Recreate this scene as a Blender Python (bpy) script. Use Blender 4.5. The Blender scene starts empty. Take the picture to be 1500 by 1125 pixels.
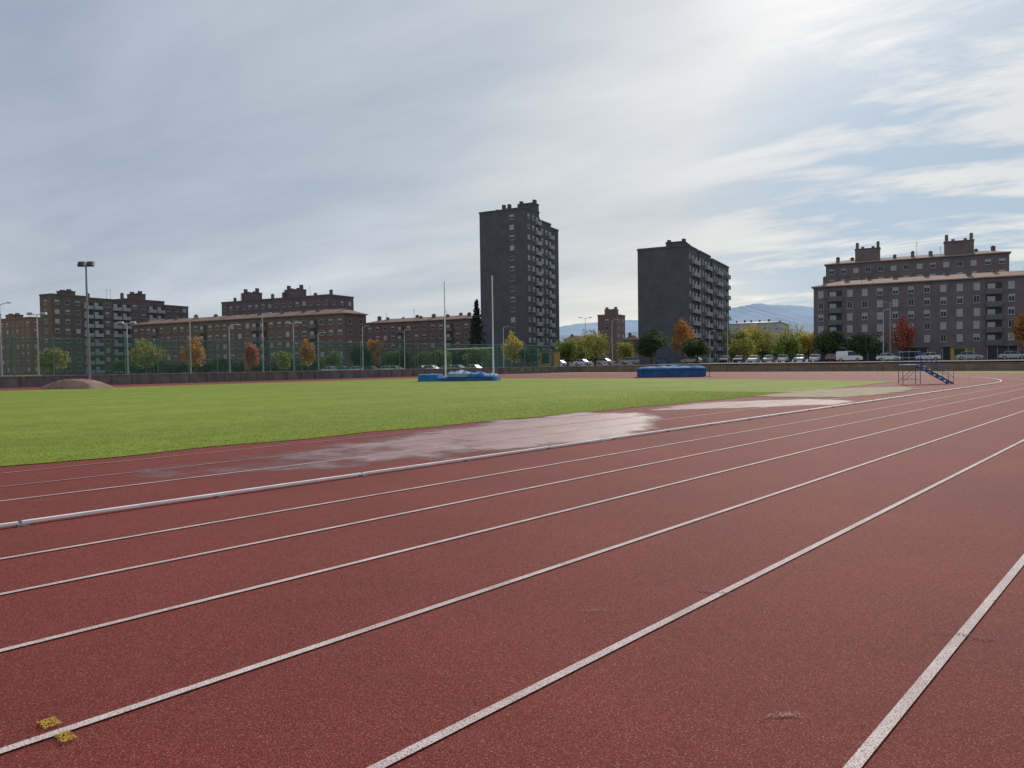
import bpy, math, random
import numpy as np
from mathutils import Vector, Matrix
random.seed(7); rng=np.random.default_rng(5)
R=math.radians
C=bpy.context.scene.collection
F_=1083.0; H=1.5; PITCH=R(1.54); ROLL=math.atan(.0135)
Fw=Vector((0,math.cos(PITCH),-math.sin(PITCH))); U0=Vector((0,math.sin(PITCH),math.cos(PITCH)))
X0=Vector((1,0,0)); RT=math.cos(ROLL)*X0-math.sin(ROLL)*U0; UP=math.sin(ROLL)*X0+math.cos(ROLL)*U0
CAM=Vector((0,0,H)); TH=R(42.62); ST,CT=math.sin(TH),math.cos(TH)
def ray(px,py): return Fw+RT*((px-750)/F_)-UP*((py-562.5)/F_)
def at(px,py,D):
    d=ray(px,py); return CAM+d*(D/d.y)
def gnd(px,py):
    d=ray(px,py); return CAM+d*(-H/d.z)
def sp(v): return (v.x*ST+v.y*CT, v.x*CT-v.y*ST)
def W(s,p,z=0): return Vector((s*ST+p*CT, s*CT-p*ST, z))
def K(px,py=505):
    d=ray(px,py); return d.x/d.y
def sm(t): t=max(0,min(1,t)); return t*t*(3-2*t)
ZP=1.1
def gz(x,y):
    s,p=x*ST+y*CT, x*CT-y*ST
    if s<101.3: return 0.0
    return .02+ZP*sm((x+20)/50)

# ------------------------------------------------------------- materials
def mat(name): 
    m=bpy.data.materials.new(name); m.use_nodes=True; nt=m.node_tree
    return m,nt,nt.nodes['Principled BSDF']
def N(nt,t,**k):
    n=nt.nodes.new(t)
    for a,b in k.items(): setattr(n,a,b)
    return n
def ramp(nt,stops,src,interp='LINEAR'):
    r=N(nt,'ShaderNodeValToRGB'); r.color_ramp.interpolation=interp
    e=r.color_ramp.elements
    while len(e)<len(stops): e.new(.5)
    for i,(p,c) in enumerate(stops):
        e[i].position=p; e[i].color=(c,c,c,1) if isinstance(c,(int,float)) else (*c,1)
    nt.links.new(src,r.inputs[0]); return r.outputs[0]
def tc(nt):
    for n in nt.nodes:
        if n.bl_idname=='ShaderNodeTexCoord': return n.outputs['Object']
    return N(nt,'ShaderNodeTexCoord').outputs['Object']
def noise(nt,scale,detail=3,rough=.55,vec=None,dist=0):
    n=N(nt,'ShaderNodeTexNoise'); n.inputs['Scale'].default_value=scale; n.inputs['Detail'].default_value=detail
    n.inputs['Roughness'].default_value=rough; n.inputs['Distortion'].default_value=dist
    nt.links.new(vec if vec else tc(nt),n.inputs['Vector']); return n.outputs['Fac']
def mixc(nt,f,a,b,mode='MIX'):
    m=N(nt,'ShaderNodeMix'); m.data_type='RGBA'; m.blend_type=mode
    for i,v in ((0,f),(6,a),(7,b)):
        if isinstance(v,(int,float)): m.inputs[i].default_value=v
        elif isinstance(v,tuple): m.inputs[i].default_value=(*v,1)
        else: nt.links.new(v,m.inputs[i])
    return m.outputs[2]
def mth(nt,op,a,b_=None,c_=None):
    n=N(nt,'ShaderNodeMath',operation=op)
    for i,v in enumerate((a,b_,c_)):
        if v is None: continue
        if isinstance(v,(int,float)): n.inputs[i].default_value=v
        else: nt.links.new(v,n.inputs[i])
    return n.outputs[0]
def bump(nt,b,src,strength=.3,dist=.01):
    n=N(nt,'ShaderNodeBump'); n.inputs['Strength'].default_value=strength; n.inputs['Distance'].default_value=dist
    nt.links.new(src,n.inputs['Height']); nt.links.new(n.outputs[0],b.inputs['Normal'])
def simple(name,col,rough=.7,var=.15,scale=2.0,metal=0,spec=.5):
    m,nt,b=mat(name); f=noise(nt,scale,5)
    lo=tuple(c*(1-var) for c in col); hi=tuple(min(1,c*(1+var)) for c in col)
    nt.links.new(ramp(nt,[(.3,lo),(.7,hi)],f),b.inputs['Base Color'])
    b.inputs['Roughness'].default_value=rough; b.inputs['Metallic'].default_value=metal
    b.inputs['Specular IOR Level'].default_value=spec
    return m
M={}
def grain(nt):
    v=N(nt,'ShaderNodeTexVoronoi'); v.inputs['Scale'].default_value=260; nt.links.new(tc(nt),v.inputs['Vector'])
    s=N(nt,'ShaderNodeSeparateColor'); nt.links.new(v.outputs['Color'],s.inputs[0])
    a=mth(nt,'MULTIPLY_ADD',noise(nt,120,3,.65),.8,-.40)
    return mth(nt,'ADD',s.outputs[0],a)
def track_color(nt):
    g=grain(nt); base=ramp(nt,[(.0,(.055,.009,.008)),(.25,(.140,.021,.017)),(.6,(.212,.036,.028)),(.88,(.262,.056,.043)),(.975,(.34,.11,.09)),(1.0,(.45,.22,.19))],g)
    big=ramp(nt,[(.3,(.84,.85,.86)),(.7,(1.12,1.08,1.06))],noise(nt,.45,7,.62))
    c=mixc(nt,1.0,base,big,'MULTIPLY')
    blot=ramp(nt,[(.55,0),(.74,.28)],noise(nt,2.3,8,.72))
    c=mixc(nt,blot,c,(.25,.082,.066))
    dk=ramp(nt,[(.30,.26),(.42,0)],noise(nt,1.3,8,.7))
    c=mixc(nt,dk,c,(.12,.021,.019))
    return c,g
m,nt,b=mat('red_rubber'); c,g=track_color(nt); nt.links.new(c,b.inputs['Base Color']); b.inputs['Roughness'].default_value=.88
b.inputs['Specular IOR Level'].default_value=.2; bump(nt,b,g,.5,.003); M['track']=m
def edgemix(nt,b,ns,amp,lo,hi):
    at_=N(nt,'ShaderNodeAttribute'); at_.attribute_name='edge'
    e=mth(nt,'ADD',mth(nt,'MULTIPLY',at_.outputs['Fac'],1.6),mth(nt,'MULTIPLY_ADD',noise(nt,ns,8,.7),amp,-amp/2))
    e=mth(nt,'MULTIPLY',e,ramp(nt,[(0,0),(.15,1)],at_.outputs['Fac']))
    msk=ramp(nt,[(lo,0),(hi,1)],e); tr=N(nt,'ShaderNodeBsdfTransparent'); mx=N(nt,'ShaderNodeMixShader'); out=nt.nodes['Material Output']
    nt.links.new(msk,mx.inputs[0]); nt.links.new(tr.outputs[0],mx.inputs[1]); nt.links.new(b.outputs[0],mx.inputs[2]); nt.links.new(mx.outputs[0],out.inputs[0])
m,nt,b=mat('damp_rubber_painted_sheen'); c,g=track_color(nt)
pale=mixc(nt,ramp(nt,[(.32,.12),(.68,.62)],noise(nt,.7,8,.7)),c,(.42,.34,.35)); nt.links.new(pale,b.inputs['Base Color']); b.inputs['Specular IOR Level'].default_value=.5  # sky sheen on the damp rubber painted as a paler base colour
b.inputs['Roughness'].default_value=.52; bump(nt,b,g,.5,.003); edgemix(nt,b,.8,3.0,.3,1.3); M['wet']=m
m,nt,b=mat('sheen_painted_rubber'); c,g=track_color(nt)
pale=mixc(nt,ramp(nt,[(.32,.3),(.68,.8)],noise(nt,1.1,8,.68)),c,(.42,.34,.33)); nt.links.new(pale,b.inputs['Base Color']); b.inputs['Specular IOR Level'].default_value=.25  # sheen of the second damp strip put into a paler base colour
b.inputs['Roughness'].default_value=.75; edgemix(nt,b,1.0,2.8,.3,1.2); M['wet2']=m
m,nt,b=mat('pit_sand'); c,g=track_color(nt); nt.links.new(mixc(nt,.92,c,ramp(nt,[(.3,(.22,.19,.11)),(.45,(.40,.34,.24)),(.7,(.54,.47,.35))],noise(nt,1.6,8,.75))),b.inputs['Base Color']); b.inputs['Roughness'].default_value=.95; b.inputs['Specular IOR Level'].default_value=.05
edgemix(nt,b,1.0,3.2,.35,.7); M['sand']=m
def paint(name,col,wear,lo=.55):
    m,nt,b=mat(name); c,g=track_color(nt)
    w=ramp(nt,[(wear-.05,0),(wear+.05,1)],noise(nt,150,4,.75)); big=ramp(nt,[(.3,lo),(.6,1)],noise(nt,1.7,7,.7))
    nt.links.new(mixc(nt,mth(nt,'MULTIPLY',w,big),c,col),b.inputs['Base Color']); b.inputs['Roughness'].default_value=.8; b.inputs['Specular IOR Level'].default_value=.2; bump(nt,b,g,.7,.004); return m
M['line']=paint('worn_white_paint',(.82,.73,.70),.45,.6)
M['oldline']=paint('faded_white_paint',(.60,.47,.46),.47,.4)
M['yellow_mark']=paint('worn_yellow_paint',(.68,.47,.05),.42)
M['blue_mark']=paint('worn_blue_paint',(.09,.10,.14),.46)
M['scuff']=paint('pale_scuff',(.55,.34,.28),.47)
m,nt,b=mat('turf'); o=tc(nt); mp=N(nt,'ShaderNodeMapping'); mp.inputs['Rotation'].default_value=(0,0,TH); nt.links.new(o,mp.inputs[0])
fine=noise(nt,26,6,.75); mid=noise(nt,1.1,8,.72); bg=noise(nt,.09,5,.65)
c=ramp(nt,[(.28,(.085,.125,.018)),(.45,(.185,.25,.036)),(.60,(.265,.325,.060)),(.8,(.39,.41,.14))],fine)
c=mixc(nt,1.0,c,ramp(nt,[(.3,(.72,.78,.7)),(.7,(1.20,1.14,1.05))],mid),'MULTIPLY')
c=mixc(nt,1.0,c,ramp(nt,[(.35,(.88,.92,.90)),(.65,(1.12,1.06,1.0))],bg),'MULTIPLY')
wv=N(nt,'ShaderNodeTexWave'); wv.inputs['Scale'].default_value=.055; wv.inputs['Distortion'].default_value=.8; nt.links.new(mp.outputs[0],wv.inputs[0])
c=mixc(nt,1.0,c,ramp(nt,[(.4,.96),(.6,1.03)],wv.outputs['Fac']),'MULTIPLY')
dry=ramp(nt,[(.56,0),(.72,.3)],noise(nt,.5,8,.75)); c=mixc(nt,dry,c,(.32,.32,.12))
nt.links.new(c,b.inputs['Base Color']); b.inputs['Roughness'].default_value=.9; b.inputs['Specular IOR Level'].default_value=.1; bump(nt,b,fine,.6,.02); M['turf']=m
m,nt,b=mat('rough_grass'); c=ramp(nt,[(.3,(.14,.18,.04)),(.5,(.22,.25,.06)),(.7,(.32,.30,.12))],noise(nt,.35,8,.7)); nt.links.new(c,b.inputs['Base Color']); b.inputs['Roughness'].default_value=.95; b.inputs['Specular IOR Level'].default_value=.1; M['ground']=m
M['asphalt']=simple('asphalt',(.10,.10,.10),.9,.25,.6,0,.2)
M['leafdry']=simple('dry_leaf',(.35,.22,.10),.9,.25,30)
def translu(nt,b,c,f):
    t=N(nt,'ShaderNodeBsdfTranslucent'); nt.links.new(c,t.inputs[0]); mx=N(nt,'ShaderNodeMixShader'); mx.inputs[0].default_value=f
    out=nt.nodes['Material Output']; nt.links.new(b.outputs[0],mx.inputs[1]); nt.links.new(t.outputs[0],mx.inputs[2]); nt.links.new(mx.outputs[0],out.inputs[0])
m,nt,b=mat('blade'); ri=N(nt,'ShaderNodeNewGeometry'); c=ramp(nt,[(0,(.13,.18,.022)),(.5,(.25,.32,.05)),(1,(.44,.47,.15))],ri.outputs['Random Per Island']); nt.links.new(c,b.inputs['Base Color']); b.inputs['Roughness'].default_value=.6
b.inputs['Specular IOR Level'].default_value=.2; translu(nt,b,c,.5)
M['blade']=m
def leafmat(name,dark,mid,light):
    m,nt,b=mat(name); ri=N(nt,'ShaderNodeNewGeometry'); n=noise(nt,1.0,3)
    a=mth(nt,'MULTIPLY_ADD',ri.outputs['Random Per Island'],.45,mth(nt,'MULTIPLY_ADD',n,1.2,-.35))
    c=ramp(nt,[(.1,dark),(.5,mid),(.9,light)],a); nt.links.new(c,b.inputs['Base Color']); b.inputs['Roughness'].default_value=.7; b.inputs['Specular IOR Level'].default_value=.2
    translu(nt,b,c,.45); return m
LM={'dark':leafmat('dark_green_leaves',(.035,.055,.025),(.085,.12,.05),(.17,.22,.08)),
'green':leafmat('green_leaves',(.07,.10,.03),(.18,.23,.06),(.32,.38,.11)),
'olive':leafmat('olive_leaves',(.13,.14,.04),(.32,.32,.08),(.52,.49,.15)),
'yellow':leafmat('yellow_leaves',(.20,.17,.03),(.54,.42,.08),(.76,.62,.16)),
'orange':leafmat('orange_leaves',(.22,.11,.03),(.56,.27,.09),(.74,.42,.15)),
'red':leafmat('red_leaves',(.22,.06,.04),(.54,.17,.11),(.68,.32,.19)),
'conifer':leafmat('conifer_needles',(.022,.036,.030),(.045,.07,.056),(.075,.10,.08))}
M['bark']=simple('bark',(.10,.08,.06),.9,.3,6)
def brick(name,col,mort=1.25):
    m,nt,b=mat(name); n=noise(nt,.35,7,.65); n2=noise(nt,3,4)
    lo=tuple(c*.78 for c in col); hi=tuple(c*1.2 for c in col)
    c=mixc(nt,1.0,ramp(nt,[(.3,lo),(.7,hi)],n),ramp(nt,[(.3,.9),(.7,1.1)],n2),'MULTIPLY')
    sx=N(nt,'ShaderNodeSeparateXYZ'); nt.links.new(tc(nt),sx.inputs[0])
    md=mth(nt,'PINGPONG',sx.outputs[2],1.45)
    c=mixc(nt,ramp(nt,[(.03,.45),(.08,0)],md),c,tuple(min(1,x*mort) for x in col))
    nt.links.new(c,b.inputs['Base Color']); b.inputs['Roughness'].default_value=.9; b.inputs['Specular IOR Level'].default_value=.2; return m
M['brick']=brick('dark_brown_brick',(.155,.125,.128),1.3)
M['brick_warm']=brick('warm_brown_brick',(.19,.135,.125),1.3)
M['brick_pale']=brick('haze_lightened_brown_brick',(.195,.165,.168),1.3)  # brown lightened to carry distance haze in the colour
M['brick_grey']=brick('grey_slate_brick',(.118,.120,.140),1.3)
M['brick_red']=brick('red_brown_brick',(.24,.15,.13),1.3)
M['brick_mid']=brick('mid_brown_brick',(.23,.165,.145),1.3)
M['cream']=simple('cream_render',(.50,.47,.43),.9,.1,.4)
M['tan']=simple('tan_render',(.34,.26,.21),.9,.1,.4)
M['tile']=simple('clay_tile',(.28,.18,.15),.9,.25,1.5,0,.1)
M['palecornice']=simple('pale_cornice',(.31,.26,.24),.85,.15,1)
M['slate']=simple('slate_roof',(.18,.20,.24),.6,.15,1)
M['concrete']=simple('concrete',(.27,.26,.25),.9,.3,1.2)
M['darkwall']=simple('weathered_wall',(.16,.145,.14),.95,.4,.8)
M['brownwall']=simple('brown_brick_wall',(.24,.16,.13),.95,.25,1.0)
M['frame']=simple('pale_frame',(.44,.44,.46),.7,.15,1)
M['blind']=simple('pale_blind',(.46,.45,.45),.8,.25,.3)
M['glass']=simple('window_glass',(.04,.045,.054),.3,.3,.3,0,.35)
M['dark']=simple('painted_recess_shade',(.055,.055,.062),.8,.2,1)  # near black, painted shade for the balcony openings
M['balc']=simple('pale_balcony',(.38,.38,.41),.8,.15,.8)
M['balcdark']=simple('grey_balcony',(.17,.16,.16),.8,.12,.8)
M['steel']=simple('galvanised_steel',(.50,.51,.53),.5,.15,3,.3)
M['maststeel']=simple('grey_mast_steel',(.22,.22,.23),.5,.15,3,.3)
M['darksteel']=simple('dark_steel',(.07,.075,.085),.5,.15,3,.4)
M['white']=simple('white_paint',(.74,.74,.73),.45,.08,3)
M['alu']=simple('white_kerb_aluminium',(.82,.81,.80),.6,.14,2.5,0,.3)
M['bluepaint']=simple('blue_paint',(.06,.12,.30),.5,.2,4)
M['bluemat']=simple('blue_vinyl',(.05,.19,.44),.8,.25,1.5,0,.15)
M['bluemat2']=simple('dark_blue_vinyl',(.04,.12,.29),.8,.3,1.5,0,.15)
M['bluecover']=simple('pale_blue_cover',(.26,.40,.55),.8,.25,1.5,0,.15)
M['mound']=simple('brown_tarpaulin',(.28,.18,.15),.9,.25,1,0,.1)
M['yellowbox']=simple('yellow_panel',(.46,.32,.09),.7,.1,1)
M['greenpost']=simple('green_post',(.08,.19,.15),.6,.15,2)
M['barfaded']=simple('faded_green_bar',(.40,.48,.34),.6,.1,2)
M['tyre']=simple('tyre',(.02,.02,.02),.8,.2,4)
M['lampglass']=simple('lamp_glass',(.35,.36,.38),.3,.1,3)
m,nt,b=mat('chain_mesh'); b.inputs['Base Color'].default_value=(.06,.17,.13,1); b.inputs['Roughness'].default_value=.7
t=N(nt,'ShaderNodeBsdfTransparent'); mx=N(nt,'ShaderNodeMixShader'); 
nt.links.new(ramp(nt,[(.3,.26),(.7,.44)],noise(nt,.25,3)),mx.inputs[0]); out=nt.nodes['Material Output']
nt.links.new(t.outputs[0],mx.inputs[1]); nt.links.new(b.outputs[0],mx.inputs[2]); nt.links.new(mx.outputs[0],out.inputs[0]); M['mesh']=m
def hill(name,col,haze_glow):
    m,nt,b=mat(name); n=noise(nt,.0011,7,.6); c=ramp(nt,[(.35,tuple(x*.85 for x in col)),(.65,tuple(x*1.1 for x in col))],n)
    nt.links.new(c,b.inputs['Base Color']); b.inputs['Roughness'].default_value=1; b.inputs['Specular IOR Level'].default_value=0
    nt.links.new(c,b.inputs['Emission Color']); b.inputs['Emission Strength'].default_value=haze_glow; return m  # distance haze put into the hills as blue tint and glow
M['hill']=hill('haze_painted_hills',(.24,.31,.40),.5); M['hill2']=hill('nearer_haze_painted_hills',(.19,.24,.29),.5)

# ------------------------------------------------------------- mesh helper
class MB:
    def __init__(s): s.v=[];s.f=[];s.m=[]
    def add(s,vs,fs,mi=0):
        n=len(s.v); s.v+= [tuple(v) for v in vs]; s.f+=[tuple(i+n for i in f) for f in fs]; s.m+=[mi]*len(fs)
    def box(s,x0,x1,y0,y1,z0,z1,mi=0,top=None):
        t=top if top else (x0,x1,y0,y1)
        s.add([(x0,y0,z0),(x1,y0,z0),(x1,y1,z0),(x0,y1,z0),(t[0],t[2],z1),(t[1],t[2],z1),(t[1],t[3],z1),(t[0],t[3],z1)],
              [(3,2,1,0),(4,5,6,7),(0,1,5,4),(1,2,6,5),(2,3,7,6),(3,0,4,7)],mi)
    def tube(s,a,b,r0,r1=None,n=8,mi=0):
        a,b=Vector(a),Vector(b); r1=r0 if r1 is None else r1; d=(b-a).normalized()
        u=d.orthogonal().normalized(); w=d.cross(u); vs=[]
        for P,r in ((a,r0),(b,r1)):
            for i in range(n):
                t=2*math.pi*i/n; vs.append(P+u*(r*math.cos(t))+w*(r*math.sin(t)))
        s.add(vs,[(i,(i+1)%n,n+(i+1)%n,n+i) for i in range(n)]+[tuple(range(n))[::-1],tuple(range(n,2*n))],mi)
    def merge(s,o,fn):
        n=len(s.v); s.v+=[fn(v) for v in o.v]; s.f+=[tuple(i+n for i in f) for f in o.f]; s.m+=o.m
    def mesh(s,name,mats,smooth=False):
        me=bpy.data.meshes.new(name); me.from_pydata(s.v,[],s.f)
        for m in mats: me.materials.append(m)
        if len(mats)>1: me.polygons.foreach_set('material_index',s.m)
        if smooth: me.polygons.foreach_set('use_smooth',[True]*len(s.f))
        me.update(); return me
    def build(s,name,mats,parent=None,smooth=False,bevel=0):
        if not isinstance(mats,(list,tuple)): mats=[mats]
        return link(name,s.mesh(name,mats,smooth),parent,bevel)
def link(name,me,parent=None,bevel=0):
    o=bpy.data.objects.new(name,me); C.objects.link(o)
    if parent: o.parent=parent
    if bevel:
        b=o.modifiers.new('bevel','BEVEL'); b.width=bevel; b.segments=2; b.limit_method='ANGLE'
    return o
def tag(o,label,cat,group=None):
    o['label']=label; o['category']=cat
    if group: o['group']=group
    return o
def thing(name,label,cat,loc=(0,0,0),rz=0,group=None):
    o=bpy.data.objects.new(name,None); C.objects.link(o); o.location=loc; o.rotation_euler=(0,0,rz); return tag(o,label,cat,group)
def struct(o,label=None,cat=None):
    o['kind']='structure'
    if label: o['label']=label
    if cat: o['category']=cat
    return o
def dup(root,loc,rz,label,group=None):
    r=root.copy(); C.objects.link(r); r.location=loc; r.rotation_euler=(0,0,rz); r['label']=label
    if group: r['group']=group
    for ch in root.children:
        c=ch.copy(); C.objects.link(c); c.parent=r
    return r

# ------------------------------------------------------------- ground
b=MB(); S=14000; b.add([(-S,-S,-.03),(S,-S,-.03),(S,S,-.03),(-S,S,-.03)],[(0,1,2,3)])
struct(b.build('ground',M['ground']),'wide dull green and dry grass ground running to the horizon','ground')
def p_of(px,py): return sp(gnd(px,py))[1]
RAIL=p_of(0,775); RAD=36.5; S0=49.0; PC=RAIL-RAD
def arc(r,z,a0=0,a1=180,n=64):
    return [W(S0+r*math.sin(R(a0+(a1-a0)*i/n)),PC+r*math.cos(R(a0+(a1-a0)*i/n)),z) for i in range(n+1)]
def path(off,z,n=64):
    r=RAD+off
    return [W(-60+2*i,PC+r,z) for i in range(0,54)]+arc(r,z,0,180,n)+[W(S0-3*i,PC-r,z) for i in range(1,55)]
def ribbon(mb,pts,w):
    L=[];n=len(pts)
    for i,p in enumerate(pts):
        t=(pts[min(i+1,n-1)]-pts[max(i-1,0)]).normalized(); q=Vector((-t.y,t.x,0))*(w/2); L+= [p+q,p-q]
    mb.add(L,[(2*i,2*i+1,2*i+3,2*i+2) for i in range(n-1)])
b=MB()
poly=[W(-80,PC+RAD+12.5,0),W(S0+6,PC+RAD+12.5,0)]+[W(S0+(RAD+11.2)*math.sin(R(a)),PC+(RAD+11.2)*math.cos(R(a)),0) for a in range(12,181,4)]+[W(-120,PC-RAD-11.2,0),W(-120,PC,0)]
b.add(poly,[tuple(range(len(poly)))[::-1]])
struct(b.build('running_track',M['track']),'brick red rubber running track surface with worn granules','running track')
GE=p_of(0,685); GF=p_of(240,566)-1
edge=[]
s=-70
while s<54: edge.append((s,GE+.10*math.sin(s*1.7)+random.uniform(-.04,.04)-max(0,(s-38)*.05))); s+=.4
end=[(54+4*math.sin(math.pi*i/30)+random.uniform(-.1,.1),GE-.8-(GE-.8-GF)*i/30) for i in range(31)]
poly=[W(a,q,.012) for a,q in edge+end]+[W(-110,GF,.012)]
b=MB(); b.add(poly,[tuple(range(len(poly)))])
struct(b.build('infield_lawn',M['turf']),'mown green rugby lawn inside the running track','lawn')
n=120000; ss=rng.uniform(-5,34,n); dd=rng.exponential(3.4,n); pp=GE-dd+rng.normal(0,.05,n)+.02+.10*np.sin(ss*1.7)
x=ss*ST+pp*CT; y=ss*CT-pp*ST; h=rng.uniform(.008,.030,n); a=rng.uniform(0,2*np.pi,n); w=rng.uniform(.003,.006,n)*(1+y/30); lx=rng.normal(0,.014,n); ly=rng.normal(0,.014,n)
V=np.zeros((n,3,3)); V[:,0]=np.c_[x-w*np.cos(a),y-w*np.sin(a),np.full(n,.008)]; V[:,1]=np.c_[x+w*np.cos(a),y+w*np.sin(a),np.full(n,.008)]; V[:,2]=np.c_[x+lx,y+ly,h+.01]
def tri_mesh(name,V,k,mt):
    n=len(V); me=bpy.data.meshes.new(name); me.vertices.add(n*k); me.vertices.foreach_set('co',V.reshape(-1).astype('f'))
    me.loops.add(n*k); me.loops.foreach_set('vertex_index',np.arange(n*k,dtype='i')); me.polygons.add(n)
    me.polygons.foreach_set('loop_start',np.arange(0,n*k,k,dtype='i')); me.polygons.foreach_set('loop_total',np.full(n,k,dtype='i')); me.update(calc_edges=True); me.validate(); me.materials.append(mt); return me
o=link('grass_blades',tri_mesh('grass_blades',V,3,M['blade'])); o['kind']='stuff'; o['label']='short grass blades along the near edge of the infield lawn'; o['category']='grass'
def softpatch(name,pix,z,mt,label,cat,soft=.5,cell=.12,fade=None):
    P=np.array([gnd(*q)[:2] for q in pix])
    Sx=np.array([[ST,CT],[CT,-ST]]); Q=P@Sx.T; lo=Q.min(0)-soft; hi=Q.max(0)+soft
    nx=int((hi[0]-lo[0])/(cell*2))+1; ny=int((hi[1]-lo[1])/cell)+1
    gs=np.linspace(lo[0],hi[0],nx+1); gp_=np.linspace(lo[1],hi[1],ny+1); G=np.stack(np.meshgrid(gs,gp_),-1).reshape(-1,2)
    dmin=np.full(len(G),1e9); ins=np.zeros(len(G),bool)
    for i in range(len(Q)):
        a,c=Q[i],Q[(i+1)%len(Q)]; d=c-a; t=np.clip(((G-a)@d)/(d@d),0,1); dmin=np.minimum(dmin,np.linalg.norm(G-a-t[:,None]*d,axis=1))
        cond=(a[1]>G[:,1])!=(c[1]>G[:,1]); xx=a[0]+(G[:,1]-a[1])*d[0]/(d[1] if abs(d[1])>1e-9 else 1e-9); ins^=cond&(G[:,0]<xx)
    sd=np.where(ins,dmin,-dmin); val=np.clip(.5+sd/(2*soft),0,1)
    if fade: val=val*np.clip(.15+(G[:,0]-lo[0])/fade,0,1)
    me=bpy.data.meshes.new(name); vs=[(g[0]*ST+g[1]*CT,g[0]*CT-g[1]*ST,z) for g in G]; fs=[]
    for j in range(ny):
        for i in range(nx):
            q=j*(nx+1)+i; idx=(q,q+nx+1,q+nx+2,q+1)
            if max(val[k] for k in idx)>0: fs.append(idx)
    me.from_pydata(vs,[],fs); me.materials.append(mt); at_=me.attributes.new('edge','FLOAT','POINT'); at_.data.foreach_set('value',val.astype('f')); me.update()
    if me.polygons[0].normal.z<0: me.flip_normals()
    struct(link(name,me),label,cat)
softpatch('damp_sheen_patch',[(200,706),(420,694),(500,686),(570,678),(600,672),(640,675),(660,666),(740,660),(830,650),(905,640),(946,628),(936,619),(958,612),(930,605),(880,606),(840,603),(800,613),(740,616),(700,624),(600,638),(500,652),(420,662),(330,672),(200,686)],.004,M['wet'],'damp rubber with a painted pale sheen between the lawn and the metal kerb','damp patch',.55,.12,12)
softpatch('damp_sheen_patch',[(960,601),(1060,598),(1150,595),(1225,592),(1250,587),(1180,585),(1110,587),(1040,590),(990,595)],.004,M['wet2'],'smaller strip of damp rubber with painted pale sheen beside the jump pit','damp patch',.45)
softpatch('sand_pit',[(1110,580),(1160,582),(1230,582),(1290,578),(1335,570),(1320,567),(1270,568),(1215,570),(1160,574)],.016,M['sand'],'sandy long jump pit with scattered sand at the lawn corner','sand pit',.6)
qs=[p_of(0,820),p_of(0,872),p_of(0,955),p_of(0,1103),p_of(555,1125),p_of(1250,1125)]; qs+=[qs[-1]+1.22,qs[-1]+2.44]
for i,q in enumerate(qs):
    b=MB(); ribbon(b,path(q-RAIL,.008),.05)
    struct(b.build('lane_line',M['line']),'worn white lane line, number %d counted outward from the metal kerb'%(i+1),'lane line')
for (px,py,s1,k) in ((0,735,34,'nearest the metal kerb'),(0,714,30,'between two other runway lines'),(0,694,48,'closest to the lawn')):
    q=p_of(px,py); b=MB(); ribbon(b,[W(-20+i,q,.008) for i in range(int(s1)+21)],.05)
    struct(b.build('runway_line',M['line' if py==735 else 'oldline']),'faded white jump runway line '+k,'runway line')
def flecks(name,fn,n,rs,mt,label,z=.0105):
    b=MB()
    for i in range(n):
        px,py=fn(); g=gnd(px,py); r=random.uniform(*rs); k=6; a0=random.uniform(0,6)
        vs=[(g.x+r*random.uniform(.5,1.1)*math.cos(a0+2*math.pi*j/k),g.y+r*random.uniform(.5,1.1)*math.sin(a0+2*math.pi*j/k),z+i*.000004) for j in range(k)]
        b.add(vs,[tuple(range(k))])
    struct(b.build(name,mt),label,'ground mark')
def quadfn(P):
    def f():
        u,v=random.random(),random.random(); A,B,C_,D_=P
        return ((A[0]*(1-u)+B[0]*u)*(1-v)+(D_[0]*(1-u)+C_[0]*u)*v,(A[1]*(1-u)+B[1]*u)*(1-v)+(D_[1]*(1-u)+C_[1]*u)*v)
    return f
def twoq(P,Q,k=.5):
    f,g_=quadfn(P),quadfn(Q); return lambda: f() if random.random()<k else g_()
flecks('painted_mark',twoq([(54,1061),(80,1053),(91,1063),(66,1071)],[(78,1081),(100,1073),(114,1083),(92,1092)]),480,(.0018,.0048),M['yellow_mark'],'worn yellow paint mark over a lane line at the lower left')
for px,py,d,t in ((1410,932,46,'nearest the right edge'),(1050,869,27,'crossing the second nearest lane line'),(815,826,26,'in the middle of the lanes'),(632,795,20,'farthest and leftmost')):
    k=d/45
    flecks('faded_mark',quadfn([(px-d,py-8*k),(px+d,py+4*k),(px+d,py+9*k),(px-d,py-3*k)]),int(140),(.002,.005),M['blue_mark'],'faint dark blue stagger mark '+t)
def arcfn(px,py,w,h,c):
    def f():
        u=max(-1.3,min(1.3,random.gauss(0,.5))); return (px+w*u,py-c*(1-u*u)+random.gauss(0,h))
    return f
for px,py,wx,wy,c_,n_,t in ((1150,1053,30,2.2,5,190,'small pale curved scuff on the track at lower right'),(872,893,32,2.0,-2,170,'faint pale scuff between lane lines near the centre'),(212,707,30,1.0,0,90,'pale scuff beside the jump runway line at left'),(750,999,5,.8,0,14,'tiny white fleck on the nearest lane'),(1465,835,20,1.5,0,50,'pale fleck close to the right edge of the track')):
    flecks('scuff_mark',arcfn(px,py,wx,wy,c_),n_,(.0015,.0045),M['scuff'],t,.005)
for i in range(12):
    px,py=random.uniform(30,1480),random.uniform(700,1000); g=gnd(px,py); b=MB(); r=random.uniform(.008,.016); a=random.uniform(0,6)
    b.add([(-r,0,0),(0,-r*.45,.004),(r,0,.001),(0,r*.45,.006)],[(0,1,2,3)])
    o=b.build('dry_leaf',M['leafdry']); o.location=(g.x,g.y,.012); o.rotation_euler=(0,0,a)
    tag(o,'tiny dry leaf fleck lying on the red rubber lanes','leaf','dry leaf flecks scattered on the track')

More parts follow.
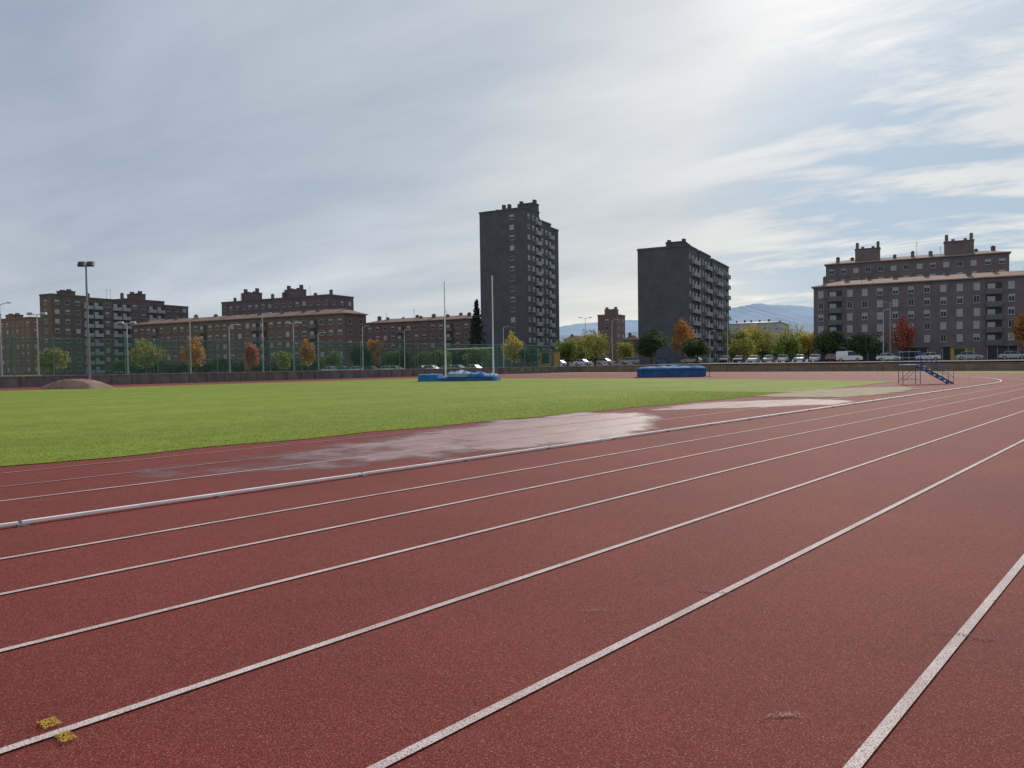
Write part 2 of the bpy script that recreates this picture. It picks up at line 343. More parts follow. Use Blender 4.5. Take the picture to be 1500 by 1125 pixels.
# ------------------------------------------------------------- kerb rail
rt=thing('kerb_rail','low white aluminium kerb rail on small feet along the inside lane','kerb rail')
def railseg(pts,parent):
    b=MB(); n=len(pts); L=[]
    for i,p in enumerate(pts):
        t=(pts[min(i+1,n-1)]-pts[max(i-1,0)]).normalized(); q=Vector((-t.y,t.x,0))
        for dx,z in ((-.024,.022),(-.024,.044),(-.020,.048),(.020,.048),(.024,.044),(.024,.022)): L.append((p.x+q.x*dx,p.y+q.y*dx,z))
    fs=[(6*i+k,6*i+(k+1)%6,6*(i+1)+(k+1)%6,6*(i+1)+k) for i in range(n-1) for k in range(6)]+[tuple(range(6))[::-1],tuple(range(6*n-6,6*n))]
    b.add(L,fs); return b.build('rail_section',M['alu'],parent)
fb=MB(); fb.box(-.05,.05,-.035,.035,.0,.0215); fb.box(-.02,.02,-.05,.05,.001,.012); foot=fb.mesh('foot',[M['concrete']])
s=-6.0
def footat(p,rz):
    o=link('foot',foot,rt); o.location=p; o.rotation_euler=(0,0,rz)
base_ang=math.atan2(CT,ST)
while s<S0-.1:
    e=min(s+4,S0); j=random.uniform(-.012,.012)
    railseg([W(s+.02,RAIL+j,0),W(e-.02,RAIL+j*.3,0)],rt)
    for q in (s+.02,(s+e)/2): footat(W(q,RAIL,0),base_ang)
    s+=4
a=0
while a<180:
    pts=[W(S0+RAD*math.sin(R(a+.05+i*1.4)),PC+RAD*math.cos(R(a+.05+i*1.4)),0) for i in range(5)]
    railseg(pts,rt); 
    if a<70: footat(pts[0],base_ang)
    a+=5.75
# ------------------------------------------------------------- goal posts
gp=at(653,557,73.6); gp2=at(723,556,69.4); c0=(gp+gp2)/2; dv=(gp2-gp); ang=math.atan2(dv.y,dv.x); wd=math.hypot(dv.x,dv.y)/2
g=thing('rugby_goal','tall white rugby posts with a pale crossbar beside the blue landing mat','rugby goal',(c0.x,c0.y,.0),ang)
for sx in (-1,1):
    b=MB(); b.tube((sx*wd,0,.01),(sx*wd,0,3.0),.085,.08,12); b.tube((sx*wd,0,3.0),(sx*wd,0,9.8),.07,.05,12); b.tube((sx*wd,0,.012),(sx*wd,0,.06),.16,.14,12); b.build('goal_post',M['white'],g)
b=MB(); b.tube((-wd+.07,0,3.05),(wd-.07,0,3.05),.07,.07,12); b.build('crossbar',M['barfaded'],g)

# ------------------------------------------------------------- landing mats
def pad(name,x0,x1,y0,y1,z0,z1,mt,par,lump=0.04):
    nx,ny=12,8; b=MB(); L=[]
    for k,(z) in enumerate((z0,z1)):
        for j in range(ny+1):
            for i in range(nx+1):
                u,v=i/nx,j/ny; zz=z+(lump*random.uniform(-1,1)+lump*math.sin(u*9)*math.cos(v*5) if k and 0<i<nx and 0<j<ny else (-lump if k else 0))
                L.append((x0+(x1-x0)*u,y0+(y1-y0)*v,zz))
    q=(nx+1)*(ny+1); fs=[]
    for j in range(ny):
        for i in range(nx):
            a=j*(nx+1)+i; fs.append((q+a,q+a+1,q+a+nx+2,q+a+nx+1)); fs.append((a+nx+1,a+nx+2,a+1,a))
    for i in range(nx): fs.append((i,i+1,q+i+1,q+i)); a=ny*(nx+1)+i; fs.append((a+1,a,q+a,q+a+1))
    for j in range(ny): a=j*(nx+1); c=(j+1)*(nx+1); fs.append((c,a,q+a,q+c)); a+=nx; c+=nx; fs.append((a,c,q+c,q+a))
    b.add(L,fs); return b.build(name,mt,par)
c=gnd(671,558.5); t=thing('landing_mat','low bright blue pole vault mat with pale cover behind the rugby posts','landing mat',(c.x,c.y,0),R(-4))
pad('foam_block',-3.7,-1.9,0,3.2,.02,.66,M['bluemat'],t); pad('foam_block',-1.86,3.6,0,3.6,.02,.36,M['bluemat2'],t)
pad('cover',-1.0,.9,.1,3.4,.385,.82,M['bluecover'],t,.12); pad('foam_block',.95,2.3,.1,3.4,.385,.74,M['bluemat'],t,.1); pad('cover',2.34,3.4,.15,3.3,.385,.6,M['bluecover'],t,.08)
b=MB(); b.box(3.1,3.6,-.55,-.05,.0,.4,0,(3.2,3.5,-.4,-.1)); b.build('plant_box_pad',M['bluemat'],t,bevel=.03)
c=gnd(987,552.5); t=thing('landing_mat','thick dark blue high jump mat with rumpled cover, near the right hand tower','landing mat',(c.x,c.y,0),R(-2))
pad('foam_block',-3.1,3.15,0,3.8,.03,.74,M['bluemat2'],t,.02); pad('cover',-3.2,3.25,-.08,3.9,.75,1.02,M['bluemat'],t,.10)
for xx in (-3.45,3.4):
    b=MB(); b.tube((xx,-.3,0),(xx,-.3,1.25),.03); b.box(xx-.25,xx+.25,-.5,-.1,0,.05); b.build('upright',M['darksteel'],t)
# ------------------------------------------------------------- judge stand
c=gnd(1322,563); t=thing('judge_stand','blue steel judges stand with railed platform and stairs down to the right','stand',(c.x,c.y,0),R(-12))
PZ=1.15; RH=.75
b=MB(); b.box(0,1.0,0,.9,PZ-.04,PZ); b.box(-.01,1.01,-.012,.0,PZ-.09,PZ-.04); b.build('platform',M['bluepaint'],t)
for x in (.03,.97):
    for y in (.03,.87): b=MB(); b.tube((x,y,0),(x,y,PZ+RH),.02); b.box(x-.05,x+.05,y-.05,y+.05,0,.015); b.build('leg',M['bluepaint'],t)
b=MB()
for z in (PZ+.4,PZ+RH):
    b.tube((.03,.03,z),(.97,.03,z),.017); b.tube((.03,.87,z),(.97,.87,z),.017); b.tube((.03,.03,z),(.03,.87,z),.017)
b.build('railing',M['bluepaint'],t)
for y in (.03,.87):
    for A,B in (((.03,y,.15),(.97,y,PZ-.1)),((.03,y,.3),(.97,y,.3))):
        b=MB(); b.tube(A,B,.013); b.build('brace',M['bluepaint'],t)
for y in (.06,.84):
    b=MB(); x1,x2=1.0,2.75
    b.add([(x1,y-.02,PZ-.02),(x2,y-.02,.08),(x2,y-.02,-.0),(x2-.12,y-.02,0),(x1,y-.02,PZ-.14),(x1,y+.02,PZ-.02),(x2,y+.02,.08),(x2,y+.02,0),(x2-.12,y+.02,0),(x1,y+.02,PZ-.14)],[(0,4,3,2,1),(5,6,7,8,9),(0,1,6,5),(1,2,7,6),(2,3,8,7),(3,4,9,8),(4,0,5,9)]); b.build('stringer',M['bluepaint'],t)
    b=MB(); b.tube((x1,y,PZ+RH),(x2,y,.74),.017); b.tube((x1,y,PZ+.4),(x2,y,.40),.013)
    for k in range(3): f=(k+1)/3; b.tube((x1+(x2-x1)*f,y,PZ*(1-f)+.03),(x1+(x2-x1)*f,y,PZ+RH+(.74-PZ-RH)*f),.014)
    b.build('handrail',M['bluepaint'],t)
for k in range(6):
    f=(k+.7)/6.6; b=MB(); z=PZ*(1-f); x=1+1.75*f; b.box(x-.12,x+.12,.08,.82,z-.02,z+.015); b.build('tread',M['steel'],t)
# ------------------------------------------------------------- covered mound at the left
c=gnd(112,569); t=thing('covered_mat','low reddish brown covered mat heap by the wall, left of the floodlight mast','covered mat',(c.x,c.y,0),R(-20))
b=MB(); nn=24; L=[]
for j in range(9):
    for i in range(nn+1):
        u,v=i/nn*2-1,j/8*2-1; L.append((3.0*u,1.2*v,.02+.72*max(0,1-abs(u)**2.6)*max(0,1-v**4)**.5+.05*math.sin(i*2.3+j*2)*(1-u*u)))
b.add(L,[(j*(nn+1)+i,j*(nn+1)+i+1,(j+1)*(nn+1)+i+1,(j+1)*(nn+1)+i) for j in range(8) for i in range(nn)]); b.build('tarpaulin',M['mound'],t,True)
b=MB(); b.box(-2.2,2.2,-.9,.9,.0,.1); b.build('base_board',M['concrete'],t)

# ------------------------------------------------------------- walls & fence
PW=-77.5; SW=101.0
def longwall(name,label,A,B,h,mt,cap,step):
    d=(B-A); Lh=d.length; o=thing(name,label,'wall',(A.x,A.y,0),math.atan2(d.y,d.x))
    b=MB(); b.box(0,Lh,0,.25,-.02,h); b.build('wall',mt,o)
    b=MB(); b.box(-.02,Lh,-.06,.31,h+.002,h+.09); b.build('coping',cap,o)
    x=0
    pm=MB(); pm.box(-.18,.18,-.10,.0,-.02,h+.001,0); me=pm.mesh('pilaster',[mt])
    k=0
    while x<Lh:
        if k<98: q=link('pilaster',me,o); q.location=(x,-.003,0)
        k+=1; x+=step
    return o
longwall('perimeter_wall','low dark weathered wall along the far straight, before the green mesh fence',W(-15,PW),W(SW,PW),.95,M['darkwall'],M['concrete'],1.9)
longwall('perimeter_wall','low brown brick wall behind the far bend, before the parked cars',W(SW,PW+.3),W(SW,45),.88,M['brownwall'],M['brownwall'],3.0)
PF=-82.
A,B=W(-20,PF),W(SW-2,PF); d=B-A; fo=thing('mesh_fence','tall green wire mesh fence behind the low dark wall','fence',(A.x,A.y,0),math.atan2(d.y,d.x))
b=MB(); b.add([(0,0,0),(d.length,0,0),(d.length,0,4.6),(0,0,4.6)],[(0,1,2,3)]); b.build('wire_mesh',M['mesh'],fo)
b=MB(); b.tube((0,.03,4.6),(d.length,.03,4.6),.035); b.build('top_rail',M['greenpost'],fo)
pm=MB(); pm.tube((0,-.07,0),(0,-.07,4.9),.07); me=pm.mesh('post',[M['greenpost']])
x=0
while x<d.length: q=link('post',me,fo); q.location=(x,0,0); x+=3.3
xs=[101.26,130,160,200,260,340,460]; ps=list(range(-420,200,8)); b=MB(); L=[]
for s in xs:
    for p in ps:
        w=W(s,p); L.append((w.x,w.y,.02+ZP*sm((w.x+20)/50)))
n=len(ps); b.add(L,[(i*n+j,i*n+j+1,(i+1)*n+j+1,(i+1)*n+j) for i in range(len(xs)-1) for j in range(n-1)])
o=b.build('street',M['asphalt']); struct(o,'grey asphalt street and car park beyond the perimeter walls','street')
if o.data.polygons[0].normal.z<0: o.data.flip_normals()

# ------------------------------------------------------------- buildings
BA=R(28.3); CB,SB=math.cos(BA),math.sin(BA)
def wmb(kind,w=1.35,h=1.35):
    b=MB(); f=.09
    b.box(-w/2,w/2,-.05,-.003,0,f,0); b.box(-w/2,w/2,-.05,-.003,h-f,h,0); b.box(-w/2,-w/2+f,-.05,-.003,f,h-f,0); b.box(w/2-f,w/2,-.05,-.003,f,h-f,0); b.box(-.035,.035,-.045,-.003,f,h-f,0)
    for sx in (-1,1):
        x0,x1=sorted((sx*.035,sx*(w/2-f)))
        bl={0:0,1:.5,2:1.0,3:.28}[kind]
        zt=f+(h-2*f)*(1-bl)
        if bl<1: b.box(x0,x1,-.02,-.003,f,zt,1)
        if bl>0: b.box(x0,x1,-.035,-.003,zt,h-f,2)
    b.box(-w/2-.08,w/2+.08,-.12,-.003,-.08,-.002,0)
    return b
WK=[wmb(k) for k in range(4)]; WKs=[wmb(k,1.1,1.5) for k in range(4)]
WM=[M['frame'],M['glass'],M['blind']]
WME=[w.mesh('window',WM) for w in WK]; WMEs=[w.mesh('window',WM) for w in WKs]
def balc(w):
    b=MB(); b.box(-w,w,-.02,-.003,-.85,1.45,1); b.box(-w,w,-.7,-.021,-.95,-.80,0); b.box(-w,w,-.7,-.62,-.80,.15,0); b.box(-w,-w+.08,-.62,-.021,-.80,.15,0); b.box(w-.08,w,-.62,-.021,-.80,.15,0)  # first box is a flat dark panel standing in for recess shade
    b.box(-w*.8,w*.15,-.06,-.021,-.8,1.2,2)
    return b
BW=balc(1.4); BME=BW.mesh('balcony',[M['balc'],M['dark'],M['frame']]); BMEd=BW.mesh('balcony',[M['balcdark'],M['dark'],M['frame']])
def building(name,label,pc,D,pl,pr,ytop,floors,wall,roof='gable',towers=(),cs=3.0,fskip=0,rskip=None,balF=(),balR=(),wR=None,steps=None,chim=6,bdark=False,pal=(0,0,1,2,3,0),small=False,density=1.0,shops=False,roofmat='tile',ph=1.0,ant=0):
    Cn=at(pc,505,D); k=K(pc); Cx,Cy=k*D,D
    kl=K(pl); wL=(Cx-kl*Cy)/(CB+kl*SB)
    if wR is None: kr=K(pr); wR=(kr*Cy-Cx)/(SB-kr*CB)
    top=at(pc,ytop,D).z; z0=gz(Cx,Cy)-.02
    t=thing(name,label,'building',(Cx,Cy,z0),-BA); h=top-z0
    b=MB(); 
    if steps:
        for (xa,xb,ya,yb,hh) in steps: b.box(-wL*xb,-wL*xa,wR*ya,wR*yb,0,h*hh)
    else: b.box(-wL,0,0,wR,0,h)
    b.build('wall',wall,t)
    def hat(x,y):
        if not steps: return h
        m=0
        for (xa,xb,ya,yb,hh) in steps:
            if xa-.001<=x/wL<=xb+.001 and ya-.001<=y/wR<=yb+.001: m=max(m,h*hh)
        return m
    rm=M[roofmat]
    if roof=='gable':
        b=MB(); e=.45; b.box(-wL-e,e,-e,wR+e,h+.003,h+.22,1)
        b.add([(-wL-e,-e,h+.222),(e,-e,h+.222),(e,wR+e,h+.222),(-wL-e,wR+e,h+.222),(-wL+wR*.4,wR/2,h+1.7),(-wR*.4,wR/2,h+1.7)],[(0,1,5,4),(1,2,5),(2,3,4,5),(3,0,4)],0)
        rf=b.build('roof',[rm,M['palecornice']],t)
    else:
        b=MB()
        for (xa,xb,ya,yb,hh) in (steps or [(0,1,0,1,1)]):
            X0,X1,Y0,Y1,Z=-wL*xb-.12,-wL*xa+.12,wR*ya-.12,wR*yb+.12,h*hh+.003
            b.box(X0,X1,Y0,Y0+.3,Z,Z+ph*.5); b.box(X0,X1,Y1-.3,Y1,Z,Z+ph*.5); b.box(X0,X0+.3,Y0+.3,Y1-.3,Z,Z+ph*.5); b.box(X1-.3,X1,Y0+.3,Y1-.3,Z,Z+ph*.5)
            b.box(X0+.3,X1-.3,Y0+.3,Y1-.3,Z,Z+.1)
        rf=b.build('roof',wall,t)
    for i in range(chim):
        x=-wL*(i+.5+random.uniform(-.2,.2))/chim; y=wR*random.choice((.3,.5)); zz=hat(-x,y); b=MB(); ww=random.uniform(.35,.6); hh=random.uniform(1.6,2.6)
        b.box(x-ww,x+ww,y-.35,y+.35,zz+.05,zz+hh); b.box(x-ww-.08,x+ww+.08,y-.43,y+.43,zz+hh+.002,zz+hh+.15); b.box(x-ww*.6,x+ww*.6,y-.2,y+.2,zz+hh+.152,zz+hh+.4); b.build('chimney',M['darkwall'],rf)
    for i in range(ant):
        x=-wL*random.uniform(.05,.95); y=wR*.4; zz=hat(-x,y); b=MB(); hh=random.uniform(3,5.5); b.tube((x,y,zz+.1),(x,y,zz+hh),.05,.03,5)
        for q in range(4): b.tube((x-.5+.1*q,y,zz+hh-.2-.35*q),(x+.5-.1*q,y,zz+hh-.2-.35*q),.03,.03,4)
        b.build('antenna',M['darksteel'],rf)
    for (tp,wm,yt,dy) in towers:
        kk=K(tp); y=wR*dy; Px,Py=Cx+y*SB,Cy+y*CB; u=(Px-kk*Py)/(CB+kk*SB); u=max(u,wm/2+.3); Dt=Py+SB*u; zt=at(tp,yt,Dt).z-z0; hr=hat(u,y)
        x=-u; b=MB(); hh=zt-hr
        b.box(x-wm/2,x+wm/2,y-1.6,y+1.8,hr+.2,hr+hh*.66); b.box(x-wm/2-.15,x+wm/2+.15,y-1.75,y+1.95,hr+hh*.66+.002,hr+hh*.66+.25)
        for f in (-.42,-.2,.22,.42):
            q=1 if abs(f)>.3 else .8
            b.box(x+wm*f-.38,x+wm*f+.38,y-.6,y+.6,hr+hh*.66+.252,hr+hh*q*1.0)
        b.build('roof_tower',wall,t)
    fh=(h-1.0)/floors; items=[]
    for face,wid,bl in (('F',wL,balF),('R',wR,balR)):
        if face=='R' and rskip=='all': continue
        if face=='F' and fskip=='all': continue
        n=max(1,int((wid-1.2)/cs)); cs2=wid/n
        for c in range(n):
            u=(c+.5)*cs2
            if face=='F' and callable(fskip) and fskip(u/wid): continue
            if face=='R' and callable(rskip) and rskip(u/wid): continue
            hh=hat(u,0.01) if face=='F' else hat(0.01,u)
            isb=(c in bl)
            for f in range(0 if not shops else 1,floors+1):
                z=f*fh+1.25
                if z+1.6>hh: continue
                if random.random()>density: continue
                if isb: items.append((face,u,z,'b'))
                else: items.append((face,u+random.uniform(-.04,.04),z,random.choice(pal)))
    def pos(i): 
        return (-i[1],0) if i[0]=='F' else (0,i[1])
    cx,cy=Cx,Cy
    def dist(i):
        x,y=pos(i); wx=cx+x*CB+y*SB; wy=cy-x*SB+y*CB; return wx*wx+wy*wy-(i[2]*12)
    items.sort(key=dist); st={'window':MB(),'balcony':MB()}; cnt={'window':0,'balcony':0}
    S=WKs if small else WK; SM=WMEs if small else WME
    for it in items:
        nm='balcony' if it[3]=='b' else 'window'; x,y=pos(it); cnt[nm]+=1
        if cnt[nm]<=100:
            o=link(nm,(BMEd if bdark else BME) if nm=='balcony' else SM[it[3]],t); o.location=(x,y,it[2]); 
            if it[0]=='R': o.rotation_euler=(0,0,math.pi/2)
        else:
            src=BW if nm=='balcony' else S[it[3]]
            if it[0]=='F': st[nm].merge(src,lambda v:(v[0]+x,v[1]+y,v[2]+it[2]))
            else: st[nm].merge(src,lambda v:(-v[1]+x,v[0]+y,v[2]+it[2]))
    for nm,ms in (('window',WM),('balcony',[M['balcdark'] if bdark else M['balc'],M['dark'],M['frame']])):
        if st[nm].v: o=st[nm].build(nm,ms,t); o['kind']='stuff'
    if shops:
        n=int(wL/7)
        for c in range(n):
            b=MB(); x=-(c+.5)*wL/n; b.box(x-2.6,x+2.6,-.04,-.003,.1,2.7,1); b.box(x-2.8,x+2.8,-.5,-.003,2.71,3.0,0)
            for q in (-2.6,-.9,.9,2.5): b.box(x+q,x+q+.1,-.07,-.041,.1,2.7,2)
            b.build('shopfront',[M['balcdark'],M['glass'],M['frame']],t)
    return t
building('apartment_block','red brown brick apartment block at the far left edge',45,262,-60,62,466,7,M['brick_red'],'flat',chim=3,towers=((22,5,459,.4),),bdark=True)
building('apartment_block','dark stepped apartment block with pale balcony bands behind the tall floodlight mast',77,225,60,277,432,8,M['brick'],'flat',balR=(3,4,6,7,10,11),chim=2,steps=[(0,1,0,.22,1),(0,1,.22,.5,.985),(0,1,.5,.8,1.01),(0,1,.8,1,.96)],towers=((107,4,424,.12),(205,5,427,.62)),ant=2)
building('apartment_block','tall dark block with two castellated roof towers, behind the long low left block',484,245,326,490,433,8,M['brick'],'flat',towers=((370,7,423,.5),(434,7,418,.5)),chim=7,wR=12,ant=3)
building('apartment_block','long five storey brown block with orange tiled eaves, behind the mesh fence',505,196,195,537,459,5,M['brick_warm'],'gable',chim=12,wR=None,balF=(3,9,10,17,24),bdark=True,ant=4,shops=True)
building('apartment_block','low brown block with chimneys between the left blocks and the tallest tower',690,227,537,700,467,5,M['brick_warm'],'gable',chim=9,balF=(2,8,14),bdark=True,wR=12,ant=3,shops=True)
building('tower_block','tallest dark apartment tower standing alone near the centre',773,204,705,823,305,15,M['brick_grey'],'flat',towers=((786,5.0,294,.3),(745,2.2,300,.6)),chim=4,steps=[(0,1,0,.3,1),(0,.96,.3,.36,1.0),(0,1,.36,.7,.95),(.05,1,.7,1,.935)],fskip=lambda f:not(.30<f<.44),cs=2.5,balR=(2,5),pal=(1,2,2,0,3),ant=2)
building('tower_block','small brown tower block between the two big towers',903,262,876,916,462,6,M['brick_mid'],'flat',towers=((896,4,450,.4),),chim=1,fskip=lambda f:f>.6)
building('tower_block','square dark apartment tower with stacked balconies, behind the dark blue mat',1009,181,935,1068,361,9,M['brick_grey'],'flat',towers=((992,4.5,351,.12),),chim=2,steps=[(0,1,0,.2,1),(.1,1,.2,.24,.98),(0,1,.24,.5,1.0),(.1,1,.5,.54,.98),(0,1,.54,1,.985)],fskip='all',balR=(1,2,5,6,9,10,13,14),cs=3.1)
building('apartment_block','pale distant block with grey mansard roof between the right tower and long block',1142,430,1066,1156,472,5,M['cream'],'gable',roofmat='slate',chim=6)
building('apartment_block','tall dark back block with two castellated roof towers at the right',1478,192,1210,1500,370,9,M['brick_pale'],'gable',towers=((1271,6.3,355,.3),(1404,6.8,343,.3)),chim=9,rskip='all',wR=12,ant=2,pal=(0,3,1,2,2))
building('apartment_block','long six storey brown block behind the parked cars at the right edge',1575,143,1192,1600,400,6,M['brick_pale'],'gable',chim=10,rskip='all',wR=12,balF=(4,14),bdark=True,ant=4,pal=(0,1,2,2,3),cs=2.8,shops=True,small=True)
building('house','low pale building in the gap right of the tallest tower',868,330,826,874,497,2,M['cream'],'gable',chim=2)
building('house','low tan house left of the square tower',934,250,914,940,498,2,M['tan'],'gable',chim=1)

def kiosk(label,px,D,w,y0):
    c=at(px,520,D); z=gz(c.x,c.y); t=thing('kiosk',label,'kiosk',(c.x,c.y,z),-BA); h=at(px,y0,D).z-z
    b=MB(); b.box(-w/2,w/2,0,2.2,0,h); b.build('wall',M['yellowbox'],t); b=MB(); b.box(-w/2-.15,w/2+.15,-.3,2.35,h+.003,h+.15); b.build('roof',M['balcdark'],t)
    b=MB(); b.box(-w*.35,w*.1,-.03,-.003,.9,h-.3); b.build('window',M['glass'],t); b=MB(); b.box(w*.2,w*.42,-.03,-.003,.02,h-.3); b.build('door',M['balcdark'],t)
kiosk('yellow kiosk at the foot of the tallest tower',802,150,3.6,515)
kiosk('yellow booth under the long right hand block',1410,138,3.8,508)

# ------------------------------------------------------------- hills
def ridge(name,prof,D,mt,label):
    b=MB(); L=[]
    pts=[]
    for (a,ya),(c,yc) in zip(prof,prof[1:]):
        n=10
        for i in range(n): f=i/n; pts.append((a+(c-a)*f, ya+(yc-ya)*f+random.uniform(-.7,.7)))
    rows=5
    for j in range(rows):
        for px,py in pts:
            v=at(px,py,D); f=1-j/(rows-1); jit=random.uniform(-1,1)*D*.01*(0<j<rows-1)
            L.append((v.x,D-j*D*.12+jit,v.z*f**1.1-30*(j==rows-1)))
    n=len(pts); b.add(L,[(j*n+i,(j+1)*n+i,(j+1)*n+i+1,j*n+i+1) for j in range(rows-1) for i in range(n-1)])
    struct(b.build(name,mt,None,True),label,'hills')
ridge('hills',[(300,505),(600,500),(780,486),(840,475),(880,472),(940,468),(1000,462),(1068,452),(1085,449),(1110,444),(1135,447),(1165,447),(1200,452),(1300,455),(1700,470)],7000,M['hill'],'mountain ridge painted pale haze blue on the horizon behind the towers')
ridge('hills',[(300,515),(700,505),(820,492),(900,488),(960,486),(1060,482),(1100,476),(1190,474),(1300,480),(1700,490)],3500,M['hill2'],'lower hill line with haze painted into its colour, in front of the blue mountain ridge')

# ------------------------------------------------------------- trees
def tree(label,px,D,yt,yb,wpx,kind,n=2000,name='street_tree',group='trees along the street'):
    c=at(px,520,D); x0,y0=c.x,c.y; z0=gz(x0,y0); zt=at(px,yt,D).z-z0; zb=max(.9,at(px,yb,D).z-z0)
    wf=1.05 if kind in ('orange','red') else 1.22; rw=wpx*wf*D/F_/2
    t=thing(name,label,'tree',(x0,y0,z0),random.uniform(0,6),group)
    hz=(zt-zb)/2; cz=(zt+zb)/2
    con=kind=='conifer'
    b=MB(); r=max(.1,rw*.07); tp=Vector((random.uniform(-.2,.2),random.uniform(-.2,.2),zb+hz*.5)); b.tube((0,0,-.05),(0,0,.25),r*1.5,r*1.05,8); b.tube((0,0,.25),tp,r*1.05,r*.6,8)
    cl=[]
    if con:
        b.tube(tp,(0,0,zt-.3),r*.6,.03,6)
        for i in range(44):
            f=(i/44)**.85; a=i*2.4; rr=rw*(1-f); cl.append((rr*math.cos(a)*.62,rr*math.sin(a)*.62,zb+(zt-zb)*f-rr*.15,rw*(1-f)*.45+.3,.5))
    else:
        k=16+int(rw*3)
        while len(cl)<k:
            q=rng.normal(0,1,3); q/=np.linalg.norm(q); q*=rng.uniform(.35,.82)
            if q[2]<-.6: continue
            q[0]*=1-.25*max(0,q[2]); 
            sz=rng.uniform(.25,.42)
            cl.append((q[0]*rw,q[1]*rw,cz+q[2]*hz,sz*rw,sz*hz*1.05))
            if len(cl)<9: e=Vector((q[0]*rw*.9,q[1]*rw*.9,cz+q[2]*hz*.9)); m_=Vector((e.x*.4,e.y*.4,(tp.z+e.z)/2)); b.tube(tp*.85,m_,r*.45,r*.28,5); b.tube(m_,e,r*.28,.02,5)
    b.build('trunk',M['bark'],t)
    cl=np.array(cl); idx=rng.integers(0,len(cl),n); q=rng.normal(0,1,(n,3)); q/=np.linalg.norm(q,axis=1)[:,None]; q*=rng.uniform(.3,1,(n,1))**.5*rng.choice([1,1,1,1.25],(n,1))
    P=cl[idx,:3]+q*np.c_[cl[idx,3],cl[idx,3],cl[idx,4]]
    L=(.08+.0008*D)*rng.uniform(.6,1.3,n)*(1.0)
    u=rng.normal(0,1,(n,3)); u/=np.linalg.norm(u,axis=1)[:,None]; v=np.cross(u,rng.normal(0,1,(n,3))); v/=np.linalg.norm(v,axis=1)[:,None]
    u*=L[:,None]; v*=L[:,None]*.7
    V=np.stack([P-u,P-v,P+u,P+v],1)
    link('crown',tri_mesh('crown',V,4,LM[kind]),t); return t
T=[('green bushy tree behind the mesh fence at the far left',75,110,507,548,38,'olive'),
('yellow green tree right of the tall floodlight mast',213,118,494,545,42,'olive'),
('wide orange tree behind the mesh fence, left of the red one',286,125,487,545,36,'orange'),
('small deep red tree before the long left block',367,140,499,545,24,'red'),
('slim orange tree right of the deep red tree',451,150,497,540,25,'orange'),
('round dark green tree before the end of the long left block',530,150,505,541,34,'dark'),
('orange tree touching the round dark green tree on its right',549,165,497,535,28,'orange'),
('small round dark tree below the low brown block',590,150,514,541,29,'dark'),
('small dull green tree left of the rugby posts',645,155,508,541,34,'green'),
('green tree seen between the rugby posts',702,150,507,541,38,'green'),
('bright yellow tree before the tallest tower',753,160,486,538,33,'yellow'),
('dark green tree right of the bright yellow tree',773,150,508,540,32,'dark'),
('broad green tree at the right foot of the tallest tower',832,155,493,537,40,'green'),
('large yellow green tree before the small brown tower',872,165,480,534,46,'olive'),
('slim olive tree behind the lamp by the small brown tower',915,190,500,533,30,'olive'),
('large dark green tree at the left foot of the square tower',955,150,484,534,50,'dark'),
('tall orange red tree before the square tower',1001,168,465,524,36,'orange'),
('dark green tree at the foot of the square tower, below the orange one',1021,150,488,532,40,'dark'),
('low olive tree right of the square tower',1088,185,493,528,40,'olive'),
('tall pale green tree before the mansard block',1118,215,478,522,46,'olive'),
('tall yellowish tree left of the long right block',1158,205,475,522,50,'olive'),
('broad green tree before the left corner of the long right block',1152,150,490,528,42,'green'),
('slim green tree just right of the square tower',1078,210,482,520,34,'green'),
('rounded dark tree before the long right block, left of its twin',1215,150,484,527,46,'dark'),
('wide dark tree before the long right block, right of its twin',1265,145,485,528,52,'dark'),
('tall red tree left of the blue judges stand',1322,150,460,520,40,'red'),
('red orange tree at the right edge of the photo',1497,140,458,518,34,'orange'),
('yellow tinged tree among the trees left of the long right block',1185,200,480,522,34,'yellow'),
('low green tree directly left of the round dark one under the low brown block',574,175,510,541,22,'green'),
('tiny olive tree between the small round dark tree and the rugby posts',620,180,512,541,24,'olive'),
('low dark tree right behind the left rugby post',672,178,512,541,26,'dark'),
('small olive tree left of the slim orange tree',414,160,513,543,26,'olive'),
('small green tree right of the slim orange tree',486,165,512,542,26,'green'),
('olive tree filling the gap right of the tallest tower',850,200,488,530,32,'olive'),
('tall olive tree right behind the square tower and its lamp',1100,230,476,520,36,'yellow')]
for a in T:
    n=1300 if a[4]-a[3]<34 else 2000
    if a[6] in('dark',): n=int(n*1.6)
    tree(*a,n=n)
tree('tall dark conifer left of the tallest tower',699,190,440,532,32,'conifer',3200,'conifer_tree',None)
def belt(px0,px1,D,yt,n,label,kind='green',sz=.45,dx=0):
    V=[]
    for f in rng.uniform(0,1,n):
        px=px0+(px1-px0)*f; DD=D+dx*f; top=yt+4*math.sin(px*.13)+3*math.sin(px*.05+1); c=at(px,top,DD); z=c.z*rng.uniform(.1,1)**.6; P=np.array([c.x,c.y+rng.uniform(-3,3),z])
        u=rng.normal(0,sz,3); v=rng.normal(0,sz,3); V.append([P-u,P-v,P+u,P+v])
    o=link('tree_belt',tri_mesh('tree_belt',np.array(V),4,LM[kind])); o['kind']='stuff'; o['label']=label; o['category']='trees'
belt(820,935,300,506,2600,'far belt of green trees in the gap between the two towers')
belt(1066,1200,290,500,3000,'far belt of green trees before the pale mansard block')
belt(170,500,205,533,2600,'low hedge and shrubs along the foot of the long left block','dark',.3,-30)
belt(560,705,215,529,1500,'low hedge along the foot of the low brown block','dark',.3)

